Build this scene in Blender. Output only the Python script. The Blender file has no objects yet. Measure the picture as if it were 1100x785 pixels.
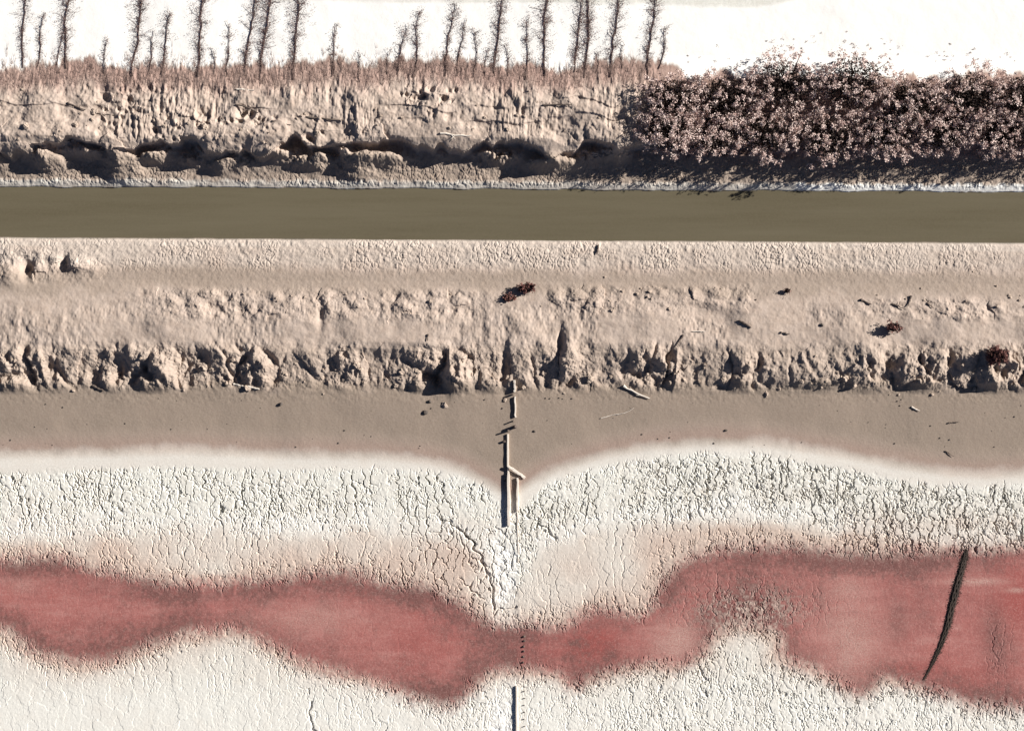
import bpy, math, random
import numpy as np
from mathutils import Vector, Matrix

# ------------------------------------------------------------------ camera, sky, sun
scene = bpy.context.scene
S = 0.05                    # metres per photograph pixel on the ground
CAM_H = 80.0                # drone height
SUN_EL, SUN_AZ = math.radians(24), math.radians(20)     # azimuth measured from +x towards +y

cam = bpy.data.cameras.new('camera'); cam_o = bpy.data.objects.new('camera', cam)
scene.collection.objects.link(cam_o); scene.camera = cam_o
cam_o.location = (0, 0, CAM_H); cam_o.rotation_euler = (0, 0, 0)
cam.sensor_width = 36; cam.lens = 36 * CAM_H / (1100 * S); cam.clip_start = 1; cam.clip_end = 8000

w = bpy.data.worlds.new('World'); scene.world = w; w.use_nodes = True
nt = w.node_tree; nt.nodes.clear()
sky = nt.nodes.new('ShaderNodeTexSky'); sky.sky_type = 'NISHITA'; sky.sun_disc = False
sky.sun_elevation = SUN_EL; sky.sun_rotation = math.pi / 2 - SUN_AZ
sky.air_density = 0.25; sky.dust_density = 0.3; sky.ozone_density = 0.8
bg = nt.nodes.new('ShaderNodeBackground'); bg.inputs['Strength'].default_value = 0.05
out = nt.nodes.new('ShaderNodeOutputWorld')
nt.links.new(sky.outputs[0], bg.inputs['Color']); nt.links.new(bg.outputs[0], out.inputs[0])

sun = bpy.data.lights.new('sun', 'SUN'); sun.energy = 5.0; sun.angle = math.radians(0.5); sun.color = (1.0, 0.95, 0.885)
sun_o = bpy.data.objects.new('sun', sun); scene.collection.objects.link(sun_o)
sd = Vector((math.cos(SUN_EL) * math.cos(SUN_AZ), math.cos(SUN_EL) * math.sin(SUN_AZ), math.sin(SUN_EL)))
sun_o.rotation_euler = sd.to_track_quat('Z', 'Y').to_euler(); sun_o.location = sd * 100

scene.view_settings.view_transform = 'Standard'; scene.view_settings.look = 'None'
scene.view_settings.gamma = 1.0; scene.view_settings.exposure = 0.95
scene.render.resolution_x = 1024; scene.render.resolution_y = 730

COL = scene.collection
rng = np.random.default_rng(7); random.seed(7)

# ------------------------------------------------------------------ numpy helpers
_lat = {}
def lattice(seed):
    if seed not in _lat: _lat[seed] = np.random.default_rng(1000 + seed).random((256, 256)).astype(np.float32)
    return _lat[seed]
def vnoise(u, v, s, seed, sv=None):
    sv = s if sv is None else sv
    L = lattice(seed); a = u / s + 71.3; b = v / sv + 37.7
    i = np.floor(a).astype(np.int64); j = np.floor(b).astype(np.int64); fa = a - i; fb = b - j
    fa = fa * fa * fa * (fa * (fa * 6 - 15) + 10); fb = fb * fb * fb * (fb * (fb * 6 - 15) + 10)
    i0, i1, j0, j1 = i % 256, (i + 1) % 256, j % 256, (j + 1) % 256
    return (L[j0, i0] * (1 - fa) + L[j0, i1] * fa) * (1 - fb) + (L[j1, i0] * (1 - fa) + L[j1, i1] * fa) * fb
def fbm(u, v, s, seed, octv=4, gain=0.5, sv=None):
    t = 0; a = 1.0; n = 0; sv = s if sv is None else sv
    for k in range(octv):
        t = t + a * vnoise(u, v, s, seed + k, sv); n += a; a *= gain; s *= 0.5; sv *= 0.5
    return t / n                                                     # 0..1
def voronoi(u, v, sx, sy, seed, jit=0.9, facing=False):
    Lx, Ly = lattice(seed), lattice(seed + 1)
    a, b = u / sx, v / sy; i = np.floor(a).astype(np.int64); j = np.floor(b).astype(np.int64)
    d1 = np.full(u.shape, 1e9); d2 = d1.copy(); p1x = np.zeros(u.shape); p1y = p1x.copy(); p2x = p1x.copy(); p2y = p1x.copy(); idd = np.zeros(u.shape, np.int64)
    for di in (-1, 0, 1):
        for dj in (-1, 0, 1):
            ci, cj = i + di, j + dj
            px = ci + .5 + jit * (Lx[cj % 256, ci % 256] - .5); py = cj + .5 + jit * (Ly[cj % 256, ci % 256] - .5)
            d = (px - a) ** 2 + (py - b) ** 2
            m = d < d1; m2 = (~m) & (d < d2)
            d2 = np.where(m, d1, np.where(m2, d, d2)); p2x = np.where(m, p1x, np.where(m2, px, p2x)); p2y = np.where(m, p1y, np.where(m2, py, p2y))
            d1 = np.where(m, d, d1); p1x = np.where(m, px, p1x); p1y = np.where(m, py, p1y)
            idd = np.where(m, (ci % 1024) * 1024 + cj % 1024, idd)
    edge = (d2 - d1) / (2 * np.sqrt((p2x - p1x) ** 2 + (p2y - p1y) ** 2) + 1e-6)
    rnd = lattice(seed + 2)[(idd % 1024) % 256, (idd // 1024) % 256]
    if facing:                                                       # how upright each crack runs, 1 = along v
        dx, dy = (p2x - p1x) * sx, (p2y - p1y) * sy; L = np.hypot(dx, dy) + 1e-6
        return edge * np.sqrt((p2x - p1x) ** 2 + (p2y - p1y) ** 2) * sx * sy / np.hypot((p2x - p1x) * sy, (p2y - p1y) * sx).clip(1e-6), idd, rnd, dx * dx / (L * L)
    return np.sqrt(d1), edge, idd, rnd, a - p1x, b - p1y
def sst(x, a, b):
    t = np.clip((x - a) / (b - a), 0, 1); return t * t * (3 - 2 * t)
def band(v, a, b, c, d): return sst(v, a, b) * (1 - sst(v, c, d))
def blob(u, v, cu, cv, ru, rv): return np.exp(-((u - cu) / ru) ** 2 - ((v - cv) / rv) ** 2)
def seg_dist(u, v, pts):
    best = np.full(u.shape, 1e9); tt = np.zeros(u.shape); n = len(pts) - 1
    for k in range(n):
        ax, ay = pts[k]; bx, by = pts[k + 1]; dx, dy = bx - ax, by - ay
        t = np.clip(((u - ax) * dx + (v - ay) * dy) / (dx * dx + dy * dy), 0, 1)
        d = np.hypot(u - ax - t * dx, v - ay - t * dy)
        m = d < best; best = np.where(m, d, best); tt = np.where(m, (k + t) / n, tt)
    return best, tt
def smooth_poly(p, it=2):
    p = np.array(p, float)
    for _ in range(it):
        q = np.roll(p, -1, 0); p = np.stack([.75 * p + .25 * q, .25 * p + .75 * q], 1).reshape(-1, 2)
    return p
def poly_sdf(u, v, poly):                                            # negative inside
    P = np.array(poly, float); best = np.full(u.shape, 1e9); inside = np.zeros(u.shape, bool); n = len(P)
    for k in range(n):
        ax, ay = P[k]; bx, by = P[(k + 1) % n]; dx, dy = bx - ax, by - ay
        t = np.clip(((u - ax) * dx + (v - ay) * dy) / (dx * dx + dy * dy + 1e-9), 0, 1)
        best = np.minimum(best, (u - ax - t * dx) ** 2 + (v - ay - t * dy) ** 2)
        if dy != 0:
            c = ((ay > v) != (by > v)) & (u < dx * (v - ay) / dy + ax); inside ^= c
    return np.where(inside, -1, 1) * np.sqrt(best)

# ------------------------------------------------------------------ materials
def new_mat(name):
    m = bpy.data.materials.new(name); m.use_nodes = True; t = m.node_tree
    b = t.nodes['Principled BSDF']; b.inputs['Specular IOR Level'].default_value = 0.25; b.inputs['Roughness'].default_value = 0.9
    return m, t, b
def N(t, kind, **kw):
    n = t.nodes.new(kind)
    for k, x in kw.items():
        if k in n.inputs.keys(): n.inputs[k].default_value = x
        else: setattr(n, k, x)
    return n
def mixc(t, fac, a, b):
    n = t.nodes.new('ShaderNodeMix'); n.data_type = 'RGBA'
    for sock, val in ((n.inputs[0], fac), (n.inputs[6], a), (n.inputs[7], b)):
        if isinstance(val, (int, float)): sock.default_value = val
        elif isinstance(val, tuple): sock.default_value = (*val, 1)
        else: t.links.new(val, sock)
    return n.outputs[2]
def math_(t, op, a, b=0.0, clamp=False):
    n = t.nodes.new('ShaderNodeMath'); n.operation = op; n.use_clamp = clamp
    for s_, val in zip(n.inputs, (a, b)):
        if isinstance(val, (int, float)): s_.default_value = val
        else: t.links.new(val, s_)
    return n.outputs[0]
def noise_(t, co, scale, detail=3, rough=0.6):
    n = N(t, 'ShaderNodeTexNoise', Scale=scale, Detail=detail, Roughness=rough); t.links.new(co, n.inputs['Vector']); return n.outputs['Fac']
def ramp_(t, f, a, b):
    n = t.nodes.new('ShaderNodeMapRange'); n.inputs[1].default_value = a; n.inputs[2].default_value = b; t.links.new(f, n.inputs[0]); return n.outputs[0]

def make_ground():
    m, t, b = new_mat('ground_earth_and_salt')
    co = N(t, 'ShaderNodeTexCoord').outputs['Object']
    A = N(t, 'ShaderNodeAttribute', attribute_name='mask_a'); B = N(t, 'ShaderNodeAttribute', attribute_name='mask_b')
    sa = t.nodes.new('ShaderNodeSeparateColor'); t.links.new(A.outputs['Color'], sa.inputs[0])
    sb = t.nodes.new('ShaderNodeSeparateColor'); t.links.new(B.outputs['Color'], sb.inputs[0])
    mud, salt, pink, brown = sa.outputs[0], sa.outputs[1], sa.outputs[2], A.outputs['Alpha']
    brine, rim, red, pale = sb.outputs[0], sb.outputs[1], sb.outputs[2], B.outputs['Alpha']
    darkm = math_(t, 'SUBTRACT', mud, 1.0, True); mud = math_(t, 'MINIMUM', mud, 1.0)
    n1 = noise_(t, co, 0.35, 5); n2 = noise_(t, co, 3.0, 4); n3 = noise_(t, co, 11, 2, .5); n4 = noise_(t, co, 1.1, 4)
    soil = mixc(t, ramp_(t, n2, .3, .7), (.355, .28, .23), (.455, .372, .312))
    soil = mixc(t, ramp_(t, n4, .45, .75), soil, (.42, .345, .295))
    soil = mixc(t, brown, soil, mixc(t, n3, (.245, .155, .13), (.40, .285, .24)))
    mudc = mixc(t, ramp_(t, n1, .3, .7), (.240, .192, .153), (.275, .216, .172))
    mudc = mixc(t, ramp_(t, n3, .35, .75), mudc, (.29, .235, .19))
    c = mixc(t, darkm, mixc(t, mud, soil, mudc), (.085, .068, .045))
    saltc = mixc(t, ramp_(t, n3, .3, .7), (.605, .60, .545), (.705, .70, .65))
    saltc = mixc(t, ramp_(t, n4, .5, .8), saltc, (.635, .61, .545))
    saltc = mixc(t, pale, saltc, mixc(t, n2, (.80, .79, .76), (.85, .84, .81)))
    saltc = mixc(t, pink, saltc, mixc(t, n3, (.44, .335, .28), (.59, .495, .42)))
    c = mixc(t, salt, c, saltc)
    br = mixc(t, ramp_(t, n2, .3, .7), (.31, .112, .101), (.395, .162, .146))
    br = mixc(t, ramp_(t, n4, .4, .75), br, (.345, .122, .108))
    n5 = noise_(t, co, 13, 4, .85); mq = N(t, 'ShaderNodeMapping'); mq.inputs['Scale'].default_value = (.22, 1.0, 1.0); t.links.new(co, mq.inputs[0]); n6 = noise_(t, mq.outputs[0], 2.2, 6, .7)
    br = mixc(t, math_(t, 'MULTIPLY', ramp_(t, n6, .5, .68), .5), br, (.43, .225, .2)); br = mixc(t, math_(t, 'MULTIPLY', ramp_(t, n6, .48, .3), .5), br, (.235, .092, .084))
    br = mixc(t, math_(t, 'MULTIPLY', ramp_(t, n1, .5, .72), .4), br, (.385, .18, .158)); br = mixc(t, red, br, mixc(t, n2, (.27, .062, .055), (.35, .10, .088)))
    br = mixc(t, rim, br, mixc(t, n3, (.118, .052, .047), (.215, .105, .093)))
    gr = noise_(t, co, 16, 3, .7); gm = math_(t, 'MULTIPLY', math_(t, 'SUBTRACT', gr, .5), 2.6)
    bw = math_(t, 'MULTIPLY', brine, math_(t, 'SUBTRACT', 1.0, brine)); brine = math_(t, 'ADD', brine, math_(t, 'MULTIPLY', bw, math_(t, 'MULTIPLY', gm, 3.0)), True)
    br = mixc(t, math_(t, 'MULTIPLY', ramp_(t, n5, .52, .66), .5), br, (.46, .28, .25)); br = mixc(t, math_(t, 'MULTIPLY', ramp_(t, n5, .47, .34), .5), br, (.205, .08, .073))
    c = mixc(t, brine, c, br)
    t.links.new(c, b.inputs['Base Color'])
    r = N(t, 'ShaderNodeMapRange'); r.inputs[3].default_value = .92; r.inputs[4].default_value = .45; t.links.new(brine, r.inputs[0])
    t.links.new(r.outputs[0], b.inputs['Roughness'])
    bn = noise_(t, co, 7, 5, .65)
    bu = N(t, 'ShaderNodeBump', Strength=.35, Distance=.06); t.links.new(bn, bu.inputs['Height']); t.links.new(bu.outputs[0], b.inputs['Normal'])
    t.links.new(math_(t, 'SUBTRACT', .24, math_(t, 'ADD', math_(t, 'MULTIPLY', salt, .13), math_(t, 'MULTIPLY', sb.outputs[0], .08))), bu.inputs['Strength'])
    return m
M_GROUND = make_ground()

def make_simple(name, c1, c2, scale, rough=.9, bump=.3, dist=.02, stretch=None):
    m, t, b = new_mat(name); co = N(t, 'ShaderNodeTexCoord').outputs['Object']
    if stretch:
        mp = N(t, 'ShaderNodeMapping'); mp.inputs['Scale'].default_value = stretch; t.links.new(co, mp.inputs[0]); co = mp.outputs[0]
    n = noise_(t, co, scale, 4)
    t.links.new(mixc(t, ramp_(t, n, .32, .68), c1, c2), b.inputs['Base Color']); b.inputs['Roughness'].default_value = rough
    bu = N(t, 'ShaderNodeBump', Strength=bump, Distance=dist); t.links.new(n, bu.inputs['Height']); t.links.new(bu.outputs[0], b.inputs['Normal'])
    return m
def make_water():
    m, t, b = new_mat('murky_canal_water'); co = N(t, 'ShaderNodeTexCoord').outputs['Object']
    n1 = noise_(t, co, .25, 4); n2 = noise_(t, co, 9, 3)
    mp = N(t, 'ShaderNodeMapping'); mp.inputs['Scale'].default_value = (.06, 1.0, 1.0); t.links.new(co, mp.inputs[0]); n1 = noise_(t, mp.outputs[0], 1.6, 5, .65)
    c = mixc(t, ramp_(t, n1, .3, .7), (.110, .094, .060), (.136, .118, .079)); c = mixc(t, math_(t, 'MULTIPLY', ramp_(t, n2, .3, .7), .35), c, (.15, .128, .085))
    t.links.new(c, b.inputs['Base Color']); b.inputs['Roughness'].default_value = .18; b.inputs['IOR'].default_value = 1.33
    b.inputs['Specular IOR Level'].default_value = .5
    bu = N(t, 'ShaderNodeBump', Strength=.15, Distance=.01); t.links.new(noise_(t, co, 5, 3), bu.inputs['Height']); t.links.new(bu.outputs[0], b.inputs['Normal'])
    return m
M_WATER = make_water()
M_CLOD = make_simple('dry_earth_clod', (.34, .265, .21), (.47, .385, .315), 5, .95, .5, .05)
M_WOOD = make_simple('weathered_grey_wood', (.55, .48, .41), (.74, .68, .60), 6, .85, .4, .01, (1, 8, 8))
M_DWOOD = make_simple('dark_weathered_wood', (.07, .055, .047), (.16, .125, .105), 6, .85, .4, .01, (1, 8, 8))
M_STONE = make_simple('dark_stone', (.06, .05, .045), (.15, .125, .105), 8, .9, .4)
M_STEM = make_simple('dark_dry_stem', (.05, .034, .03), (.13, .09, .078), 8)
M_WEED = make_simple('dry_weed_leaf', (.07, .045, .04), (.27, .18, .16), 5)
M_LEAF = make_simple('pale_pink_shrub_leaf', (.34, .22, .19), (.86, .72, .66), 2.4)
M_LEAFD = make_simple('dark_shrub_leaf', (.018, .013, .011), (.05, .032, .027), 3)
M_RUST = make_simple('rusty_bush_leaf', (.06, .028, .024), (.28, .13, .11), 4)
M_GRASS = make_simple('dry_brown_grass', (.21, .145, .125), (.42, .31, .265), 3)
M_ALGAE = make_simple('dark_algae', (.022, .018, .014), (.065, .045, .037), 6, .8)

# ------------------------------------------------------------------ object helpers
def props(o, label=None, cat=None, group=None, kind=None):
    for k, x in (('label', label), ('category', cat), ('group', group), ('kind', kind)):
        if x: o[k] = x
    return o
def mesh_np(name, V, F, mat):
    me = bpy.data.meshes.new(name); V = np.ascontiguousarray(V, np.float32); F = np.ascontiguousarray(F, np.int32); k = F.shape[1]
    me.vertices.add(len(V)); me.vertices.foreach_set('co', V.ravel())
    me.loops.add(F.size); me.loops.foreach_set('vertex_index', F.ravel())
    me.polygons.add(len(F)); me.polygons.foreach_set('loop_start', np.arange(0, F.size, k, dtype=np.int32))
    me.polygons.foreach_set('use_smooth', np.zeros(len(F), bool))
    me.materials.append(mat); me.update(); return me
def link(name, data, parent=None, loc=(0, 0, 0)):
    o = bpy.data.objects.new(name, data); COL.objects.link(o); o.location = loc
    if parent: o.parent = parent
    return o
def tube(path, radii, sides=5):                                      # closed tapering tube -> V, quads
    P = np.array(path, float); n = len(P); R = np.broadcast_to(radii, (n,))
    T = np.gradient(P, axis=0); T /= np.linalg.norm(T, axis=1)[:, None] + 1e-9
    up = np.where(np.abs(T[:, 2:3]) > .9, np.array([[1., 0, 0]]), np.array([[0., 0, 1]])); A = np.cross(T, up); A /= np.linalg.norm(A, axis=1)[:, None] + 1e-9; B = np.cross(T, A)
    th = np.arange(sides) / sides * 2 * np.pi
    V = P[:, None] + R[:, None, None] * (np.cos(th)[None, :, None] * A[:, None] + np.sin(th)[None, :, None] * B[:, None])
    F = []
    for k in range(n - 1):
        for s_ in range(sides):
            s2 = (s_ + 1) % sides; F.append((k * sides + s_, k * sides + s2, (k + 1) * sides + s2, (k + 1) * sides + s_))
    return V.reshape(-1, 3), np.array(F)
class Acc:
    def __init__(s): s.V = []; s.F = []; s.n = 0
    def add(s, V, F): s.V.append(V); s.F.append(np.asarray(F) + s.n); s.n += len(V)
    def mesh(s, name, mat): return mesh_np(name, np.concatenate(s.V), np.concatenate(s.F), mat)
def leaf_quads(C, size, r, up=0.0, squash=1.0):                      # one randomly turned small quad at each centre
    n = len(C); a = r.normal(size=(n, 3)); a[:, 2] += up; a /= np.linalg.norm(a, axis=1)[:, None]
    b = np.cross(a, r.normal(size=(n, 3))); b /= np.linalg.norm(b, axis=1)[:, None]; c = np.cross(a, b)
    s_ = (size * (.6 + .8 * r.random(n)))[:, None] if np.ndim(size) == 0 else (size * (.6 + .8 * r.random(n)))[:, None]
    V = np.stack([C - b * s_, C - c * s_ * .5 * squash, C + b * s_, C + c * s_ * .5 * squash], 1).reshape(-1, 3)
    return V, np.arange(4 * n).reshape(-1, 4)

# ------------------------------------------------------------------ terrain
def axis(lo, hi, step, far):
    c = np.arange(lo, hi + .01, step); d = step; left = [lo]; right = [c[-1]]
    while left[-1] > -far: d *= 1.25; left.append(left[-1] - d)
    d = step
    while right[-1] < far: d *= 1.25; right.append(right[-1] + d)
    return np.concatenate([np.array(left[:0:-1]), c, np.array(right[1:])])
ua = axis(-20, 1120, 0.8, 40000)
va = np.concatenate([axis(-14, 60, 2.5, 40000)[:-1]])
va = va[va < 60]
va = np.concatenate([va, np.arange(60, 206, 1.0), np.arange(206, 250, 4.0), np.arange(250, 436, 1.1), np.arange(437, 478, 2.0), np.arange(479, 796, 1.0)])
d = 1.0; ext = [796.0]
while ext[-1] < 40000: d *= 1.25; ext.append(ext[-1] + d)
va = np.concatenate([va, np.array(ext)])
U, Vv = np.meshgrid(ua, va)

POOL = smooth_poly([(-700, 600), (-150, 604), (-60, 603), (0, 601), (52, 597), (100, 609), (160, 624), (221, 627), (281, 622), (341, 614), (372, 612), (405, 620), (445, 631), (473, 632), (501, 650), (517, 667),
        (566, 672), (612, 670), (636, 655), (664, 654), (690, 661), (706, 640), (716, 618), (734, 598), (782, 586), (890, 589), (955, 592), (1040, 590), (1100, 587), (1200, 585), (1700, 600),
        (1700, 750), (1200, 762), (1100, 761), (1050, 760), (1018, 747), (978, 738), (948, 731), (938, 742), (918, 747), (890, 730), (862, 715), (836, 706), (840, 690), (828, 676), (796, 668), (768, 680),
        (754, 704), (730, 718), (710, 711), (670, 719), (638, 730), (618, 741), (592, 722), (546, 722), (517, 727), (503, 747), (481, 761), (445, 750), (405, 735), (361, 724), (329, 714), (297, 698),
        (261, 681), (225, 677), (180, 687), (132, 706), (92, 718), (52, 706), (24, 694), (0, 676), (-60, 660), (-150, 665), (-700, 670)], 1)
RIMY = ([-200, 0, 100, 200, 300, 400, 460, 490, 510, 530, 545, 553, 560, 575, 600, 650, 700, 760, 820, 900, 960, 1020, 1060, 1100, 1300],
        [488, 487, 485, 483, 487, 488, 494, 501, 510, 521, 530, 533, 524, 514, 502, 487, 478, 473, 475, 486, 497, 507, 510, 507, 500])
CRKY = ([-200, 0, 100, 200, 300, 400, 450, 490, 520, 540, 552, 565, 590, 646, 706, 760, 820, 900, 960, 1010, 1050, 1100, 1300],
        [506, 506, 502, 499, 502, 501, 502, 508, 520, 538, 548, 538, 514, 498, 488, 484, 486, 500, 512, 519, 521, 516, 508])

def plan(v, z): return 392.5 + (v - 392.5) * (1 - z / CAM_H)         # photograph row -> plan row of a point at height z
PROF = [(-40000, .8), (0, .8), (60, .8), (74, .87), (86, 1.08), (104, 1.3), (132, 1.45), (152, 1.38), (156, 1.25), (159, .42), (163, .13), (177, .05), (194, -.06), (200, -.2), (204, -.45), (226, -1.1),
        (248, -.6), (253, -.3), (258, -.14), (268, -.03), (285, .04), (300, .14), (312, .30), (322, .40), (345, .52), (368, .56), (380, .50), (400, .16), (413, .01), (424, -.04), (478, -.1), (40000, -.1)]
PV = [plan(v, z) for v, z in PROF]; PZ = [z for v, z in PROF]
WATER_Z = -.25

def canal_tilt(u): return np.clip(u, -400, 1500) / 1100 * 6.0        # the canal runs down to the right by six pixels

def terrain(U, Vv, blk):                                             # blk: 0 north of the canal, 1 levee, 2 mud foot and salt pan
    O = np.zeros_like(U); A_, B_, C_ = blk == 0, blk == 1, blk == 2
    tilt = canal_tilt(U) * band(Vv, 60, 185, 270, 420); v0 = Vv - tilt
    crestN = band(v0, 120, 140, 168, 185); crestS = band(v0, 360, 390, 408, 424); vv = v0
    if A_: vv = vv + band(v0, 96, 130, 172, 196) * ((fbm(U, O + 3, 36, 15, 4) - .5) * 36 + 5 * sst(U, 280, 330) * (1 - sst(U, 420, 460)))
    if B_: vv = vv + crestS * ((fbm(U, O + 9, 50, 19, 4) - .5) * 34 - 6 * sst(U, 560, 900) + 6 * blob(U, v0, 300, 390, 200, 80) - 9 * blob(U, v0, 930, 390, 150, 80) - 10 * blob(U, v0, 488, 400, 30, 60))
    if not C_: vv = vv + band(v0, 188, 194, 206, 210) * (fbm(U, O, 25, 23, 4) - .5) * 4 + band(v0, 246, 250, 256, 262) * (fbm(U, O, 60, 25, 3) - .5) * 3
    Z = np.interp(vv, PV, PZ).astype(np.float32)
    if A_:                                                           # under the thicket the bank is a plain slope
        Z = Z + sst(U, 685, 735) * (band(v0, 84, 96, 172, 180) * (np.interp(v0, [84, 96, 130, 172, 180], [1.05, 1.0, .5, .08, .03]) - Z))
        mN = band(v0, 88, 104, 160, 174) * (1 - sst(U, 700, 760) * .5); hi = fbm(U, v0, 70, 57, 2); fade = .18 + 1.0 * sst(hi, .42, .62)
        f, e, i_, r_, ax, ay = voronoi(U + 12 * (fbm(U, v0, 14, 31) - .5), v0 + 10 * (fbm(U, v0, 14, 35) - .5), 17, 13, 41)
        Z = Z + mN * fade * (-.30 * (r_ > .70) * np.clip(1 - f * 1.9, 0, 1) + .10 * (r_ < .2) * np.clip(1 - f * 1.7, 0, 1) + (r_ - .5) * .10)
        f2, e2, i2, r2, _, _ = voronoi(U + 5 * (fbm(U, v0, 6, 33) - .5), v0, 6.5, 7, 51)
        Z = Z + mN * fade * (-.15 * (r2 > .75) * np.clip(1 - f2 * 1.9, 0, 1) + .05 * (r2 < .2) * np.clip(1 - f2 * 1.7, 0, 1))
        Z = Z + mN * ((fbm(U, v0, 34, 55, 5, .5) - .5) * .62 + (fbm(U, v0, 6, 58, 3, .6, 22) - .5) * .17 * (.1 + 1.3 * sst(vnoise(U, v0, 40, 59), .25, .8)))
        tr = v0 + (fbm(U, v0, 70, 67, 4) - .5) * 46                     # low ledges
        Z = Z + mN * .09 * sst(vnoise(U, v0, 50, 68), .4, .6) * (sst(U, 330, 400) * (1 - sst(tr, 134, 136)) + .8 * (1 - sst(tr, 118, 120)) - .8)
        f3, e3, i3, r3, _, _ = voronoi(U + 20 * (fbm(U, v0, 26, 61) - .5), v0 + 8 * (fbm(U, v0, 12, 63) - .5), 46, 40, 65)
        edge = band(v0, 130, 144, 158, 172) * (1 - sst(U, 690, 720))
        Z = Z + edge * (r3 > .35) * np.clip(1 - f3 * 1.6, 0, 1) * .42 * (.1 + 1.7 * fbm(U, v0, 9, 69, 4, .6))
        for (cu, cv, ru, rv, h) in ((134, 175, 15, 12, 1.35), (387, 172, 17, 12, 1.45), (60, 172, 14, 7, .8), (240, 176, 10, 6, .7), (512, 172, 14, 7, .2), (596, 170, 22, 8, .8), (178, 162, 12, 9, .7), (322, 170, 26, 8, .75), (420, 168, 14, 9, .7), (225, 148, 24, 8, .5), (265, 146, 26, 8, .5), (95, 150, 22, 8, .4), (45, 146, 30, 7, .45), (480, 146, 34, 8, .15), (560, 148, 30, 8, .35)):
            Z = Z + h * blob(U, v0, cu, plan(cv, .6), ru, rv) * (.25 + 1.2 * fbm(U, v0, 11, 71, 4, .6))
        sl = np.random.default_rng(21)
        for k in range(20):                                            # slumped heaps at the foot of the cut bank
            cu = -10 + k * 35 + sl.uniform(-14, 14); Z = Z + (.3 if k in (13, 14, 15) else 1) * sl.uniform(.45, 1.0) * blob(U, v0, cu, plan(sl.uniform(160, 172), .5), sl.uniform(7, 20), sl.uniform(5, 9)) * (.2 + 1.5 * fbm(U, v0, 9, 73, 4, .6))
        Z = Z + band(v0, 66, 78, 98, 110) * (1 - sst(U, 690, 730)) * (fbm(U, v0, 5, 75, 3, .6, 14) - .5) * .13
        cap = np.interp(v0, [120, 150, 165, 180, 200], [1.7, 1.5, .95, .3, .1]); Z = np.where((Z > cap) & (v0 > 120) & (v0 < 200), cap + (Z - cap) * .3, Z)     # slumps stay low near the water
        nf = 1 - sst(v0, 58, 76)
        Z = Z + nf * ((fbm(U, Vv, 40, 207, 3) - .5) * .06 + (fbm(U, Vv, 5, 211, 2) - .5) * .006)
    if not C_:
        mB = band(v0, 166, 176, 194, 200) + band(v0, 253, 258, 278, 298) * (.35 + .9 * fbm(U, v0, 50, 79, 2))
        f, e, *_ = voronoi(U + 5 * (fbm(U, v0, 9, 81) - .5), v0 + 5 * (fbm(U, v0, 9, 85) - .5), 4.2, 5.6, 87)
        Z = Z + mB * ((fbm(U, v0, 4, 91, 3) - .5) * .08 + .028 * sst(e, .02, .22) * sst(vnoise(U, v0, 14, 93), .25, .6))
        earth = band(v0, 70, 90, 196, 202) + band(v0, 252, 260, 425, 440)
        Z = Z + earth * (fbm(U, v0, 3.5, 151, 2) - .5) * (.022 + .03 * crestS + .02 * band(v0, 90, 104, 150, 170))
    if B_:
        lump = np.clip(band(U, -60, 10, 85, 130) * band(v0, 262, 276, 292, 312) + sst(U, 110, 200) * (1 - sst(U, 505, 545)) * band(v0, 305, 314, 332, 352) + sst(U, 575, 600) * (1 - sst(U, 730, 770)) * band(v0, 300, 310, 326, 344)
                       + .8 * sst(U, 900, 950) * band(v0, 312, 322, 334, 346) + .7 * band(U, 730, 760, 800, 820) * band(v0, 298, 306, 320, 338), 0, 1) * (.35 + 1.1 * fbm(U, O, 50, 109, 2))
        f, e, i_, r_, ax, ay = voronoi(U + 10 * (fbm(U, v0, 14, 95) - .5), v0 + 8 * (fbm(U, v0, 14, 99) - .5), 19, 16, 103)
        Z = Z + lump * ((r_ > .5) * .15 * np.clip(1 - f * 1.5, 0, 1) + (fbm(U, v0, 13, 107, 4, .6) - .5) * .26 - .10 * (r_ < .2) * np.clip(1 - f * 2, 0, 1))
        slope = band(v0, 318, 336, 366, 384)
        Z = Z + slope * ((fbm(U, v0, 52, 111, 4, .42) - .5) * .40 + (fbm(U, v0, 8, 117, 3, .6, 13) - .5) * .085 * (.15 + 1.5 * sst(fbm(U, v0, 70, 115, 2), .4, .65)))
        for (cu, cv, ru, rv, h) in ((29, 291, 6, 9, -.5), (69, 283, 5, 8, -.4), (14, 296, 16, 12, .25), (84, 285, 11, 9, .3), (602, 368, 4, 13, -.3), (611, 366, 8, 14, .2), (345, 335, 4, 20, -.14)):
            Z = Z + h * blob(U, v0, cu, cv, ru, rv)
        amp = .36 + .72 * sst(vnoise(U, v0, 48, 131, 90), .2, .85)
        f, e, i_, r_, ax, ay = voronoi(U + 16 * (fbm(U, v0, 20, 121) - .5), v0 + 12 * (fbm(U, v0, 20, 125) - .5), 30, 46, 129)
        Z = Z + crestS * amp * ((r_ > .35) * (.26 + .30 * r_) * np.clip(1 - (f * 1.6) ** 1.4, 0, 1) - .20 * (1 - sst(e, 0, .15)) * sst(vnoise(U, v0, 18, 135), .4, .7) + (.5 - np.abs(fbm(U, v0, 24, 136, 3, .55, 60) - .5) * 4) * .22)
        f, e, i_, r_, ax, ay = voronoi(U + 8 * (fbm(U, v0, 9, 133) - .5), v0 + 8 * (fbm(U, v0, 9, 137) - .5), 10, 14, 141)
        Z = Z + crestS * amp * ((r_ > .7) * .14 * np.clip(1 - f * 1.5, 0, 1) - (r_ < .25) * .22 * np.clip(1 - f * 1.8, 0, 1) + (fbm(U, v0, 9, 145, 4, .65) - .5) * .34)
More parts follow.
